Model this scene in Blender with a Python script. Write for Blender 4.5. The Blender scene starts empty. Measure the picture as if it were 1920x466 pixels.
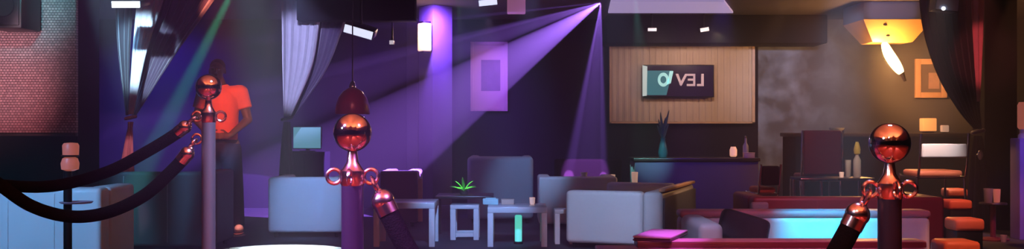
import bpy, bmesh, math, random
from mathutils import Vector, Matrix, Euler
random.seed(7)
PI = math.pi
S = bpy.context.scene
COL = S.collection
CAM_Z, FOC, HX, HY = 1.1, 1900.0, 960.0, 240.0

def U(px, d): return (px - HX) / FOC * d
def Z(py, d): return CAM_Z - (py - HY) / FOC * d
def P(px, py, d): return Vector((U(px, d), d, Z(py, d)))

# ------------------------------------------------------------------ materials
MATS = {}
def mat(name, col, rough=0.6, metal=0.0, emit=None, estr=0.0, noise=0.0, nscale=8.0, bump=0.0, bscale=60.0,
        sheen=0.0, spec=0.5, trans=0.0, coat=0.0):
    if name in MATS: return MATS[name]
    m = bpy.data.materials.new(name); m.use_nodes = True
    nt = m.node_tree; b = nt.nodes['Principled BSDF']
    b.inputs['Base Color'].default_value = (*col, 1)
    b.inputs['Roughness'].default_value = rough
    b.inputs['Metallic'].default_value = metal
    b.inputs['Specular IOR Level'].default_value = spec
    b.inputs['Sheen Weight'].default_value = sheen
    b.inputs['Transmission Weight'].default_value = trans
    b.inputs['Coat Weight'].default_value = coat
    if emit:
        b.inputs['Emission Color'].default_value = (*emit, 1)
        b.inputs['Emission Strength'].default_value = estr
    tc = nt.nodes.new('ShaderNodeTexCoord')
    if noise > 0:
        n = nt.nodes.new('ShaderNodeTexNoise'); n.inputs['Scale'].default_value = nscale; n.inputs['Detail'].default_value = 4
        r = nt.nodes.new('ShaderNodeMapRange'); r.inputs['To Min'].default_value = 1 - noise; r.inputs['To Max'].default_value = 1 + noise
        mx = nt.nodes.new('ShaderNodeMix'); mx.data_type = 'RGBA'; mx.blend_type = 'MULTIPLY'
        mx.inputs['Factor'].default_value = 1; mx.inputs['A'].default_value = (*col, 1)
        nt.links.new(tc.outputs['Object'], n.inputs['Vector'])
        nt.links.new(n.outputs['Fac'], r.inputs['Value'])
        nt.links.new(r.outputs['Result'], mx.inputs['B'])
        nt.links.new(mx.outputs['Result'], b.inputs['Base Color'])
    if bump > 0:
        n = nt.nodes.new('ShaderNodeTexNoise'); n.inputs['Scale'].default_value = bscale; n.inputs['Detail'].default_value = 3
        bp = nt.nodes.new('ShaderNodeBump'); bp.inputs['Strength'].default_value = bump; bp.inputs['Distance'].default_value = 0.01
        nt.links.new(tc.outputs['Object'], n.inputs['Vector'])
        nt.links.new(n.outputs['Fac'], bp.inputs['Height'])
        nt.links.new(bp.outputs['Normal'], b.inputs['Normal'])
    MATS[name] = m
    return m

M_floor = mat('dark_carpet', (0.05, 0.045, 0.06), 0.75, noise=0.5, nscale=3, bump=0.5, bscale=120)
M_wall = mat('dark_plum_plaster', (0.014, 0.010, 0.022), 0.9, noise=0.25, nscale=1.2, bump=0.1, spec=.1)
M_dark = mat('black_painted_wall', (0.009, 0.008, 0.012), 0.9, noise=0.3, nscale=2, spec=.1)
M_ceil = mat('dark_ceiling_paint', (0.10, 0.085, 0.085), 0.85, noise=0.15, nscale=1.5)
M_white = mat('white_vinyl', (0.72, 0.72, 0.72), 0.5, noise=0.10, nscale=2.2, bump=0.25, bscale=9, coat=0.1)
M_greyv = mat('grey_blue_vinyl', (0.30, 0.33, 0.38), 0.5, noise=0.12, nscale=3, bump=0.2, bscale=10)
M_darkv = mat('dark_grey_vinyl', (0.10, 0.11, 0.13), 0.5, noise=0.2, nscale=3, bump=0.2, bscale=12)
M_black2 = mat('black_velvet_cushion', (0.03, 0.028, 0.04), 0.7, sheen=.2)
M_plumv = mat('dark_purple_velvet', (0.10, 0.07, 0.14), 0.8, sheen=0.4, noise=0.2, nscale=4)
M_bench = mat('oxblood_bench_leather', (0.016, 0.006, 0.008), 0.85, spec=.1, noise=0.2, nscale=4)
M_maroon = mat('maroon_leather', (0.22, 0.035, 0.055), 0.45, noise=0.2, nscale=4, bump=0.15, bscale=14)
M_redl = mat('dark_red_leather', (0.20, 0.02, 0.03), 0.4, noise=0.2, nscale=5, bump=0.15, bscale=14)
M_pinkroll = mat('rose_leather', (0.55, 0.22, 0.24), 0.45, noise=0.15, nscale=5, bump=0.15, bscale=14)
M_whitelac = mat('white_lacquer', (0.78, 0.78, 0.80), 0.25, coat=0.3)
M_darkwood = mat('dark_stained_wood', (0.035, 0.022, 0.020), 0.35, noise=0.4, nscale=6)
M_tanwood = mat('tan_wood', (0.55, 0.36, 0.22), 0.4, noise=0.25, nscale=9)
M_black = mat('black_plastic', (0.010, 0.010, 0.011), 0.4)
M_blackm = mat('black_metal', (0.015, 0.015, 0.018), 0.35, metal=0.6)
M_chrome = mat('chrome', (0.88, 0.84, 0.82), 0.06, metal=1.0)
M_chromeb = mat('brushed_chrome', (0.65, 0.63, 0.62), 0.28, metal=1.0)
M_brass = mat('rose_nickel', (0.88, 0.72, 0.74), 0.2, metal=1.0)
M_pole = mat('dark_plum_pole', (0.022, 0.016, 0.034), 0.3)
M_polel = mat('grey_steel_pole', (0.20, 0.20, 0.26), 0.42, metal=.6)
M_rope = mat('black_velvet', (0.004, 0.0035, 0.005), 0.85, sheen=0.0, spec=.06, bump=0.4, bscale=300)
M_drape = mat('black_drape', (0.014, 0.012, 0.016), 0.85, sheen=0.2, noise=0.2, nscale=20)
M_sheer = mat('white_voile', (0.62, 0.63, 0.68), 0.8, sheen=0.2, noise=0.12, nscale=15)
M_mauve = mat('mauve_drape', (0.06, 0.036, 0.068), 0.8, sheen=0.3, noise=0.15, nscale=15)
M_redlitfab = mat('red_lit_drape', (0.60, 0.28, 0.30), 0.8, sheen=0.2, noise=0.15, nscale=15)  # pink and red light put into the cloth colour
M_orangel = mat('orange_leather', (0.80, 0.22, 0.10), 0.45, noise=0.12, nscale=8, bump=0.1, bscale=20)
M_cream = mat('cream_fabric_panel', (0.60, 0.48, 0.38), 0.85, noise=0.12, nscale=6, bump=0.2, bscale=150)
M_gold = mat('gilt_wood', (0.85, 0.48, 0.26), 0.4, noise=0.2, nscale=12)
M_mattop = mat('rose_mat_board', (0.62, 0.40, 0.50), 0.8)
M_artdark = mat('dark_print', (0.14, 0.06, 0.16), 0.7, noise=0.6, nscale=9)
M_taupe = mat('taupe_mat_board', (0.22, 0.15, 0.11), 0.8)
M_artpale = mat('pale_rose_print', (0.60, 0.35, 0.26), 0.7, noise=0.4, nscale=12)
M_skin = mat('dark_brown_skin', (0.14, 0.075, 0.05), 0.5, bump=0.1, bscale=90)
M_shirt = mat('coral_cotton', (0.88, 0.19, 0.12), 0.8, sheen=0.15, bump=0.3, bscale=22)
M_navy = mat('navy_denim', (0.012, 0.013, 0.04), 0.85, bump=0.3, bscale=25)
M_hair = mat('black_hair', (0.012, 0.010, 0.010), 0.7, bump=0.5, bscale=200)
M_shoe = mat('white_canvas', (0.75, 0.55, 0.50), 0.6)
M_sole = mat('rubber_sole', (0.30, 0.12, 0.12), 0.7)
M_leaf = mat('bright_green_leaf', (0.16, 0.75, 0.09), 0.45, noise=0.2, nscale=12)
M_darkleaf = mat('dark_green_leaf', (0.06, 0.16, 0.11), 0.5, noise=0.3, nscale=12)
M_clay = mat('dark_clay', (0.05, 0.04, 0.045), 0.6)
M_teal = mat('dark_teal_glaze', (0.02, 0.10, 0.11), 0.3)
M_paper = mat('white_paper', (0.78, 0.76, 0.74), 0.7)
M_tealbox = mat('pale_teal_card', (0.50, 0.78, 0.80), 0.6)
M_tancard = mat('tan_card', (0.66, 0.46, 0.36), 0.6)
M_glass = mat('frosted_glass', (0.75, 0.72, 0.66), 0.25, trans=0.5)
M_yellow = mat('amber_glass', (0.75, 0.62, 0.12), 0.15, trans=0.4)
M_hood = mat('slate_blue_enamel', (0.42, 0.45, 0.62), 0.4)
M_hoodin = mat('honey_lacquer', (0.70, 0.38, 0.11), 0.4, noise=0.1)
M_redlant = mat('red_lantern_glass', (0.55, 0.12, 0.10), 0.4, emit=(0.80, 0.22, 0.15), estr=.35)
M_reddome = mat('oxblood_enamel', (0.20, 0.03, 0.06), 0.3, coat=0.3)
M_purplewall = mat('purple_lit_plaster', (0.35, 0.25, 0.65), 0.7, noise=0.15, nscale=3)  # white plaster with the purple light mixed into its colour
M_pillar = mat('grey_plaster', (0.13, 0.12, 0.15), 0.9, noise=0.15, nscale=2, spec=.1)
M_redtable = mat('rosewood', (0.20, 0.03, 0.06), 0.3, noise=0.3, nscale=7, coat=0.3)
M_pinkedge = mat('pink_laminate', (0.72, 0.42, 0.55), 0.35, noise=0.1)
M_folder = mat('lilac_card', (0.75, 0.55, 0.80), 0.4)
M_folderdk = mat('plum_card', (0.08, 0.02, 0.07), 0.5)
# things that give off light
E_warm = mat('lit_amber_tube', (1, .8, .5), emit=(1.0, 0.62, 0.22), estr=9)
E_sconce = mat('lit_sconce_glass', (1, .8, .7), emit=(1.0, 0.58, 0.36), estr=1.4)
E_cool = mat('lit_cool_lens', (.9, .95, 1), emit=(0.75, 0.80, 1.0), estr=1.2)
E_led = mat('lit_led_lens', (.9, .95, 1), emit=(0.85, 0.9, 1.0), estr=3)
E_dimled = mat('dim_led_lens', (.9, .95, 1), emit=(0.8, 0.7, 0.75), estr=0.7)
E_candle = mat('candle_glow_glass', (1, .7, .5), emit=(1.0, 0.45, 0.25), estr=0.8)
E_candle2 = mat('dim_candle_glass', (1, .8, .7), emit=(1.0, 0.60, 0.45), estr=0.35)
E_orange = mat('lit_orange_shade', (1, .6, .3), emit=(1.0, 0.36, 0.10), estr=0.9)
E_tealtube = mat('lit_teal_tube', (.4, 1, .9), emit=(0.10, 0.85, 0.65), estr=0.8)
E_screen = mat('lit_blank_screen', (.4, .7, .8), emit=(0.12, 0.36, 0.48), estr=0.8)
E_panel = mat('lit_ceiling_diffuser', (.7, .65, .8), emit=(0.42, 0.33, 0.62), estr=0.75)
E_tvteal = mat('screen_teal_field', (.02, .05, .06), emit=(0.03, 0.17, 0.21), estr=0.9)
E_tvdark = mat('screen_dark_field', (.01, .005, .015), 0.25, emit=(0.02, 0.008, 0.03), estr=0.6)
E_tvwhite = mat('screen_pale_strip', (.5, .6, .6), emit=(0.33, 0.46, 0.44), estr=0.9)
E_tvlet = mat('screen_rose_lettering', (.5, .4, .4), emit=(0.36, 0.24, 0.27), estr=0.9)
E_tvletteal = mat('screen_aqua_lettering', (.4, .8, .8), emit=(0.22, 0.55, 0.55), estr=0.9)

def mosaic_mat():
    m = bpy.data.materials.new('stone_mosaic'); m.use_nodes = True
    nt = m.node_tree; b = nt.nodes['Principled BSDF']
    tc = nt.nodes.new('ShaderNodeTexCoord'); mp = nt.nodes.new('ShaderNodeMapping')
    mp.inputs['Rotation'].default_value = (PI/2, 0, 0)
    br = nt.nodes.new('ShaderNodeTexBrick')
    br.inputs['Color1'].default_value = (.62, .50, .50, 1); br.inputs['Color2'].default_value = (.40, .32, .33, 1)
    br.inputs['Mortar'].default_value = (.10, .07, .08, 1)
    br.inputs['Scale'].default_value = 1.0; br.inputs['Brick Width'].default_value = .024
    br.inputs['Row Height'].default_value = .019; br.inputs['Mortar Size'].default_value = .003
    br.inputs['Mortar Smooth'].default_value = .6
    nt.links.new(tc.outputs['Object'], mp.inputs['Vector']); nt.links.new(mp.outputs['Vector'], br.inputs['Vector'])
    nt.links.new(br.outputs['Color'], b.inputs['Base Color'])
    bp = nt.nodes.new('ShaderNodeBump'); bp.inputs['Strength'].default_value = .6; bp.inputs['Distance'].default_value = .01; bp.invert = True
    nt.links.new(br.outputs['Fac'], bp.inputs['Height']); nt.links.new(bp.outputs['Normal'], b.inputs['Normal'])
    b.inputs['Roughness'].default_value = .55
    return m
M_mosaic = mosaic_mat()

def cloud_light_mat():
    # grey wall, projected blue-white cloud light painted into its colour
    m = bpy.data.materials.new('grey_wall_cloud_light'); m.use_nodes = True
    nt = m.node_tree; b = nt.nodes['Principled BSDF']
    tc = nt.nodes.new('ShaderNodeTexCoord')
    n = nt.nodes.new('ShaderNodeTexNoise'); n.inputs['Scale'].default_value = 3.0; n.inputs['Detail'].default_value = 3; n.inputs['Distortion'].default_value = .25
    r = nt.nodes.new('ShaderNodeValToRGB'); r.color_ramp.elements[0].position = .42; r.color_ramp.elements[1].position = .68
    r.color_ramp.elements[0].color = (.085, .08, .092, 1); r.color_ramp.elements[1].color = (.24, .28, .38, 1)
    sep = nt.nodes.new('ShaderNodeSeparateXYZ')
    g = nt.nodes.new('ShaderNodeMapRange'); g.inputs['From Min'].default_value = 5.0; g.inputs['From Max'].default_value = 3.9
    mx = nt.nodes.new('ShaderNodeMix'); mx.data_type = 'RGBA'; mx.inputs['A'].default_value = (.115, .10, .095, 1)
    nt.links.new(tc.outputs['Object'], n.inputs['Vector']); nt.links.new(n.outputs['Fac'], r.inputs['Fac'])
    nt.links.new(tc.outputs['Object'], sep.inputs['Vector']); nt.links.new(sep.outputs['X'], g.inputs['Value'])
    nt.links.new(g.outputs['Result'], mx.inputs['Factor']); nt.links.new(r.outputs['Color'], mx.inputs['B'])
    nt.links.new(mx.outputs['Result'], b.inputs['Base Color']); b.inputs['Roughness'].default_value = .8
    return m
M_cloudlight = cloud_light_mat()

# ------------------------------------------------------------------ mesh helpers
def box(bm, c, s, rz=0.0, bev=0.0, seg=2, rot=None):
    R = rot if rot is not None else Matrix.Rotation(rz, 4, 'Z')
    g = bmesh.ops.create_cube(bm, size=1.0, matrix=Matrix.Translation(Vector(c)) @ R @ Matrix.Diagonal((s[0], s[1], s[2], 1)))
    if bev > 0:
        es = list({e for v in g['verts'] for e in v.link_edges})
        bmesh.ops.bevel(bm, geom=es, offset=min(bev, min(s) * .49), segments=seg, profile=.5, affect='EDGES')
def cone(bm, a, b, ra, rb, seg=20):
    a, b = Vector(a), Vector(b); d = b - a
    q = Vector((0, 0, 1)).rotation_difference(d).to_matrix().to_4x4()
    bmesh.ops.create_cone(bm, cap_ends=True, segments=seg, radius1=ra, radius2=max(rb, 1e-5), depth=d.length,
                          matrix=Matrix.Translation((a + b) / 2) @ q)
def cyl(bm, a, b, r, seg=20): cone(bm, a, b, r, r, seg)
def ball(bm, c, r, seg=20, sc=(1, 1, 1), rot=None):
    R = rot if rot is not None else Matrix.Identity(4)
    bmesh.ops.create_uvsphere(bm, u_segments=seg, v_segments=max(8, seg * 2 // 3), radius=r,
                              matrix=Matrix.Translation(Vector(c)) @ R @ Matrix.Diagonal((*sc, 1)))
def lathe(bm, prof, c=(0, 0, 0), seg=28):
    rings = []
    for r, z in prof:
        rings.append([bm.verts.new((c[0] + max(r, 1e-4) * math.cos(2*PI*k/seg), c[1] + max(r, 1e-4) * math.sin(2*PI*k/seg), c[2] + z)) for k in range(seg)])
    for A, B in zip(rings, rings[1:]):
        for k in range(seg):
            bm.faces.new((A[k], A[(k+1) % seg], B[(k+1) % seg], B[k]))
    bm.faces.new(list(reversed(rings[0]))); bm.faces.new(rings[-1])
def smooth_path(pts, n=8):
    pts = [Vector(p) for p in pts]; out = []
    for i in range(len(pts) - 1):
        p0 = pts[max(i-1, 0)]; p1 = pts[i]; p2 = pts[i+1]; p3 = pts[min(i+2, len(pts)-1)]
        for k in range(n):
            t = k / n
            out.append(.5 * ((2*p1) + (p2-p0)*t + (2*p0-5*p1+4*p2-p3)*t*t + (-p0+3*p1-3*p2+p3)*t**3))
    out.append(pts[-1]); return out
def tube(bm, pts, r, seg=12, flat=1.0, closed=False):
    pts = [Vector(p) for p in pts]; n = len(pts); rings = []; up = None
    for i, p in enumerate(pts):
        if closed: t = (pts[(i+1) % n] - pts[i-1]).normalized()
        else: t = (pts[min(i+1, n-1)] - pts[max(i-1, 0)]).normalized()
        if up is None:
            up = Vector((0, 0, 1)) if abs(t.z) < .9 else Vector((0, 1, 0))
        a = (up - t * up.dot(t)).normalized(); b = t.cross(a); up = a
        rr = r[i] if isinstance(r, (list, tuple)) else r
        rings.append([bm.verts.new(p + a * rr * flat * math.cos(2*PI*k/seg) + b * rr * math.sin(2*PI*k/seg)) for k in range(seg)])
    pairs = list(zip(rings, rings[1:])) + ([(rings[-1], rings[0])] if closed else [])
    for A, B in pairs:
        for k in range(seg):
            bm.faces.new((A[k], A[(k+1) % seg], B[(k+1) % seg], B[k]))
    if not closed:
        bm.faces.new(list(reversed(rings[0]))); bm.faces.new(rings[-1])
def pillow(bm, c, s, rot=None, n=16, e=.45):
    R = rot if rot is not None else Matrix.Identity(4)
    T = Matrix.Translation(Vector(c)) @ R
    def sg(v, p): return math.copysign(abs(v) ** p, v)
    grid = []
    for i in range(n + 1):
        ph = -PI/2 + PI * i / n
        grid.append([bm.verts.new(T @ Vector((s[0]/2 * sg(math.cos(ph), e) * sg(math.cos(2*PI*k/(2*n)), e),
                                               s[1]/2 * sg(math.cos(ph), e) * sg(math.sin(2*PI*k/(2*n)), e),
                                               s[2]/2 * sg(math.sin(ph), .7)))) for k in range(2*n)])
    for A, B in zip(grid, grid[1:]):
        for k in range(2*n):
            bm.faces.new((A[k], A[(k+1) % (2*n)], B[(k+1) % (2*n)], B[k]))
    bmesh.ops.remove_doubles(bm, verts=bm.verts, dist=1e-5)
def prism(bm, poly, y0, y1):
    # polygon in x/z extruded along y
    A = [bm.verts.new((x, y0, z)) for x, z in poly]; B = [bm.verts.new((x, y1, z)) for x, z in poly]
    n = len(poly)
    bm.faces.new(A); bm.faces.new(list(reversed(B)))
    for k in range(n): bm.faces.new((A[k], B[k], B[(k+1) % n], A[(k+1) % n]))

def obj(name, fn, m, parent=None, loc=(0, 0, 0), rz=0.0, label=None, remesh=0):
    bm = bmesh.new(); fn(bm)
    bmesh.ops.recalc_face_normals(bm, faces=bm.faces)
    me = bpy.data.meshes.new(name); bm.to_mesh(me); bm.free()
    for p in me.polygons: p.use_smooth = True
    me.set_sharp_from_angle(angle=math.radians(38))
    me.materials.append(m)
    o = bpy.data.objects.new(name, me); COL.objects.link(o)
    o.location = loc; o.rotation_euler = (0, 0, rz)
    if parent: o.parent = parent
    if label: o['label'] = label
    if remesh:
        md = o.modifiers.new('remesh', 'REMESH'); md.mode = 'VOXEL'; md.voxel_size = remesh; md.use_smooth_shade = True
        sm = o.modifiers.new('smooth', 'SMOOTH'); sm.factor = .5; sm.iterations = 3
    return o
def tag(o, label, cat, group=None):
    o['label'] = label; o['category'] = cat
    if group: o['group'] = group
    return o
def thing(name, label, cat, loc=(0, 0, 0), rz=0.0, group=None):
    o = bpy.data.objects.new(name, None); COL.objects.link(o); o.empty_display_size = .1
    o.location = loc; o.rotation_euler = (0, 0, rz)
    return tag(o, label, cat, group)
def struct(name, fn, m):
    o = obj(name, fn, m); o['kind'] = 'structure'; return o
def dup(root, loc, rz=None, label=None, group=None):
    r = root.copy(); COL.objects.link(r); r.location = loc
    if rz is not None: r.rotation_euler = (0, 0, rz)
    if label: r['label'] = label
    if group: r['group'] = group
    for ch in list(root.children):
        c = ch.copy(); COL.objects.link(c); c.parent = r
        for g in list(ch.children):
            d = g.copy(); COL.objects.link(d); d.parent = c
    return r

# ------------------------------------------------------------------ room shell
CEIL = 2.6
XL, XR, YF, YB = -8.0, 8.0, -4.0, 14.0
struct('floor', lambda b: box(b, (0, 8.6, -.05), (16.4, 11.2, .1)), M_floor)
struct('floor_front', lambda b: box(b, (0, -.6, -.05), (16.4, 7.2, .1)), mat('red_bounce_carpet', (.45, .07, .06), .8, noise=.3, nscale=3, bump=.4, bscale=120))  # unseen floor, coloured red to show in the ball finials
struct('ceiling', lambda b: box(b, (0, 9.1, CEIL + .05), (16.4, 10.2, .1)), M_ceil)
struct('ceiling_front', lambda b: box(b, (0, -.1, CEIL + .05), (16.4, 8.2, .1)), mat('pale_bounce_ceiling', (.6, .55, .52), .85, noise=.12, nscale=1.5))  # unseen ceiling, made pale to bounce red light into the balls
struct('wall_back', lambda b: box(b, (-2.3, YB + .05, 1.3), (11.4, .1, 2.6)), M_wall)
struct('wall_back_right', lambda b: box(b, (5.6, YB + .05, 1.3), (4.4, .1, 2.6)), M_cloudlight)
struct('wall_left', lambda b: box(b, (XL - .05, 5, 1.3), (.1, 18, 2.6)), M_dark)
struct('wall_right', lambda b: box(b, (XR + .05, 5, 1.3), (.1, 18, 2.6)), M_dark)
struct('wall_front', lambda b: box(b, (0, YF - .05, 1.3), (16, .1, 2.6)), M_dark)
# dark soffit band over the cream panel
struct('trim_1', lambda b: box(b, ((U(1138, 13.4) + U(1552, 13.4)) / 2, 13.7, (2.222 + CEIL) / 2),
                               (U(1552, 13.4) - U(1138, 13.4), .6, CEIL - 2.222), bev=.02), M_dark)
# valance across the cabana openings, left of the pillar
struct('trim_2', lambda b: box(b, ((U(556, 10.8) + U(778, 10.8)) / 2, 10.9, (Z(38, 10.8) + CEIL) / 2),
                               (U(778, 10.8) - U(556, 10.8), .2, CEIL - Z(38, 10.8)), bev=.01), M_dark)
# square pillar turned corner-on, slim pilaster beside it
struct('pillar', lambda b: (box(b, (-.944, 12.5, 1.3), (.30, .30, 2.6), rz=math.radians(40), bev=.012),
                            box(b, (-.944, 12.5, .08), (.36, .36, .16), rz=math.radians(40), bev=.01)), M_pillar)
struct('trim_3', lambda b: box(b, (U(773, 13.9), 13.93, 1.3), (.15, .14, 2.6), bev=.01), M_pillar)
# partition that carries the mosaic
struct('wall_partition', lambda b: box(b, (-5.62, 7.78, 1.3), (4.74, .4, 2.6)), M_dark)
# black cabana post right and white wall end beside it, purple light put into its colour
struct('trim_4', lambda b: box(b, ((U(1846, 11) + U(1908, 11)) / 2, 11.15, 1.3), (U(1908, 11) - U(1846, 11), .3, 2.6), bev=.015), M_dark)
struct('wall_stub', lambda b: box(b, (U(1912, 10) + .35, 10.1, .5), (.7, .2, 1.0), bev=.01), M_purplewall)

# mosaic panel & loudspeaker -------------------------------------------------
mp = thing('mosaic_panel', 'large stone mosaic panel with teal and rose light, far left edge', 'wall panel', (-4.24, 7.55, 1.065))
obj('tile_field', lambda b: box(b, (0, 0, .767), (2.0, .04, 1.53), bev=.004), M_mosaic, mp)
obj('bottom_rail', lambda b: box(b, (0, -.005, -.012), (2.0, .05, .024), bev=.004), M_black, mp)
sp = thing('wall_loudspeaker', 'black loudspeaker cabinet mounted high on the mosaic panel, top left corner', 'loudspeaker', (U(6, 7.2), 7.36, 1.81))
obj('cabinet', lambda b: box(b, (0, 0, .25), (.25, .30, .5), bev=.012), M_black, sp)
obj('grille', lambda b: box(b, (0, -.155, .25), (.22, .012, .46), bev=.005), M_blackm, sp)
obj('woofer', lambda b: cone(b, (0, -.158, .16), (0, -.168, .16), .085, .075, 28), M_black, sp)
obj('bracket', lambda b: box(b, (0, .158, .25), (.08, .03, .12)), M_blackm, sp)

# ------------------------------------------------------------------ sofas
def sofa(name, label, cat, loc, rz, w, dp, h, m, arms=(1, 1), back_t=.16, arm_t=.14, seat_h=.36, arm_h=None, rail=None, group=None, leg_m=None, bev=.03, seams=0, seam_m=None):
    """local frame: seat opens to -y, back at +y"""
    t = thing(name, label, cat, loc, rz, group)
    arm_h = arm_h or h
    lm = leg_m or M_blackm; lh = .05
    obj('backrest', lambda b: box(b, (0, dp/2 - back_t/2, (h + lh)/2), (w, back_t, h - lh), bev=bev, seg=4), m, t)
    if seams:
        for k in range(1, seams + 1):
            x = -w/2 + w * k / (seams + 1)
            obj('seam', lambda b: box(b, (x, dp/2 + .001, (h + lh)/2), (.010, .008, h - lh - .07), bev=.003), seam_m or m, t)
    x0 = -w/2 + (arm_t if arms[0] else 0); x1 = w/2 - (arm_t if arms[1] else 0)
    for s, on in ((-1, arms[0]), (1, arms[1])):
        if on:
            obj('armrest', lambda b: box(b, (s * (w/2 - arm_t/2), -back_t/2 - .002, (arm_h + lh)/2), (arm_t, dp - back_t - .004, arm_h - lh), bev=bev, seg=4), m, t)
    obj('seat_base', lambda b: box(b, ((x0+x1)/2, -back_t/2 - .004, (lh + seat_h - .13)/2 + .01), (x1 - x0 - .006, dp - back_t - .01, seat_h - .13 - lh + .02), bev=.015), m, t)
    nc = 2 if w > 1.3 else 1
    for k in range(nc):
        cw = (x1 - x0) / nc
        obj('seat_cushion', lambda b: box(b, (x0 + cw * (k + .5), -back_t/2 - .004, seat_h - .055), (cw - .012, dp - back_t - .012, .12), bev=.035, seg=4), m, t)
    for sx in (-1, 1):
        for sy in (-1, 1):
            obj('leg', lambda b: cone(b, (sx*(w/2 - .07), sy*(dp/2 - .07), 0), (sx*(w/2 - .07), sy*(dp/2 - .07), lh + .005), .018, .024, 12), lm, t)
    if rail:
        obj('top_rail', lambda b: box(b, (0, dp/2 - back_t/2, h + .012), (w, back_t * 1.02, .05), bev=.022, seg=4), rail, t)
    return t

def sofa_back(name, label, cat, px0, px1, pytop, d, dp, m, **k):
    """a sofa with its back to the camera, back face at distance d"""
    x0, x1 = U(px0, d), U(px1, d)
    return sofa(name, label, cat, ((x0+x1)/2, d + dp/2, 0), PI, x1 - x0, dp, Z(pytop, d), m, **k)

sofa_back('sofa', 'pale blue-lit white sofa at the left edge behind the lantern stand', 'sofa', -160, 188, 352, 6.5, .6, M_white, seams=3)
sofa_back('banquette', 'dark low banquette with a pale vertical seam, behind the left velvet ropes', 'sofa', 150, 396, 322, 9.0, .75, M_darkv, seams=2, seam_m=M_greyv)
sofa_back('armchair', 'white boxy armchair seen from behind, between the man and the middle stanchion', 'armchair', 502, 642, 332, 10.2, .7, M_white)
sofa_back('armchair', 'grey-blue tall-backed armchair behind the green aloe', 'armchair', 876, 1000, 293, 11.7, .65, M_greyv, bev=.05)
sofa_back('armchair', 'low pale grey armchair right of the tall grey-blue one, below the purple beam', 'armchair', 1010, 1158, 331, 11.1, .68, M_white)
sofa_back('armchair', 'dark purple armchair with a tan end panel beside the pillar', 'armchair', 712, 783, 320, 11.3, .65, M_plumv)
# tan end panel of that armchair
pa = [o for o in COL.objects if o.get('label', '').startswith('dark purple armchair')][0]
obj('end_panel', lambda b: box(b, (-(U(783, 11.3) - U(712, 11.3))/2 - .03, .32, .30), (.05, .03, .48), bev=.006), M_tanwood, pa, label='tan wooden end panel')

# big white sofa, end-on, turned so that its back runs away to the right
th = math.radians(-20)
ax, ay = Vector((math.cos(th), math.sin(th))), Vector((-math.sin(th), math.cos(th)))
corner = Vector((1.335, 9.0)); W_, L_ = .90, 1.62
ctr = corner - ax * (W_/2) + ay * (L_/2)
bs = sofa('sofa', 'large white sofa seen end-on, wooden rail along its shaded right side', 'sofa', (ctr.x, ctr.y, 0), th - PI/2, L_, W_, .53, M_white, back_t=.18, arm_t=.16, bev=.04)
obj('shade_panel', lambda b: box(b, (0, W_/2 + .012, .27), (L_ - .02, .02, .42), bev=.006), M_darkv, bs, label='dark panel added for the shade on the back')  # dark sheet added where the sofa's right side lies in shade
obj('top_rail', lambda b: box(b, (0, W_/2 - .01, .545), (L_ - .06, .06, .028), bev=.008), mat('warm_lit_wood', (.85, .52, .30), .4, noise=.15, nscale=9), bs, label='tan wooden rail')  # rail wood lightened in colour for the warm light on it

# dark red bench back under the purple beam
sofa_back('bench', 'dark red bench at the foot of the steep purple beam', 'bench', 1040, 1166, 298, 12.6, .5, M_bench, arms=(0, 0))

# maroon sofa behind the cyan sofa
ms = sofa_back('sofa', 'maroon leather sofa running behind the cyan-lit sofa', 'sofa', 1412, 1772, 369, 8.0, .75, M_maroon, seams=2)
obj('arm_pad', lambda b: box(b, ((U(1772, 8) - U(1412, 8))/2 - .045, .40, .42), (.14, .05, .20), bev=.02, seg=3), M_greyv, ms, label='grey pad at the left end')

# cyan-lit white sofa, right foreground
cx0, cx1 = 1.12, 2.80
cs = sofa('sofa', 'white sofa lit bright cyan with a rose top rail, right foreground', 'sofa', ((cx0+cx1)/2, 6.5, 0), 0, cx1 - cx0, .86, .515, M_white, arms=(1, 0), seat_h=.30, back_t=.17, arm_t=.15, arm_h=.53, rail=M_pinkroll, bev=.045)
cu = tag(obj('throw_cushion', lambda b: pillow(b, (0, 0, 0), (.33, .20, .09), rot=Euler((math.radians(70), math.radians(17), math.radians(0))).to_matrix().to_4x4(), e=.3), M_black2,
             loc=(1.50, 6.56, .450)), 'dark throw cushion leaning in the corner of the cyan-lit sofa', 'cushion')

# ------------------------------------------------------------------ tables, stools
def parsons(name, label, cat, x0, x1, y0, dp, h, m, t=.055, lw=.055, group=None, stretch=False):
    w = x1 - x0
    r = thing(name, label, cat, ((x0+x1)/2, y0 + dp/2, 0), 0, group)
    obj('tabletop' if 'table' in name else 'seat', lambda b: box(b, (0, 0, h - t/2), (w, dp, t), bev=.006), m, r)
    for sx in (-1, 1):
        for sy in (-1, 1):
            obj('leg', lambda b: box(b, (sx*(w/2 - lw/2), sy*(dp/2 - lw/2), (h - t)/2), (lw, lw, h - t), bev=.005), m, r)
    if stretch:
        for sy in (-1, 1):
            obj('stretcher', lambda b: box(b, (0, sy*(dp/2 - lw/2), .05), (w - 2*lw, lw*.6, .04), bev=.004), m, r)
    return r
parsons('coffee_table', 'white square-legged coffee table beside the middle velvet rope', 'table', U(700, 9.4), U(815, 9.4), 9.4, .52, .41, M_whitelac, group='white coffee tables')
parsons('coffee_table', 'white square-legged coffee table with small boxes on it and a teal tube under it', 'table', U(914, 9.4), U(1026, 9.4), 9.4, .5, .37, M_whitelac, group='white coffee tables')
parsons('coffee_table', 'dark wooden coffee table holding the green aloe', 'table', U(816, 10.1), U(924, 10.1), 10.1, .5, .425, M_darkwood, t=.03, lw=.03)
parsons('footstool', 'white footstool with low stretchers pushed under the dark table', 'stool', U(844, 9.98), U(898, 9.98), 9.98, .30, .345, M_whitelac, t=.04, lw=.055, stretch=True, group='white footstools')
parsons('footstool', 'white footstool half hidden behind the large end-on sofa', 'stool', U(1040, 9.62), U(1078, 9.62), 9.62, .20, .33, M_whitelac, t=.04, lw=.05, group='white footstools')
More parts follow.
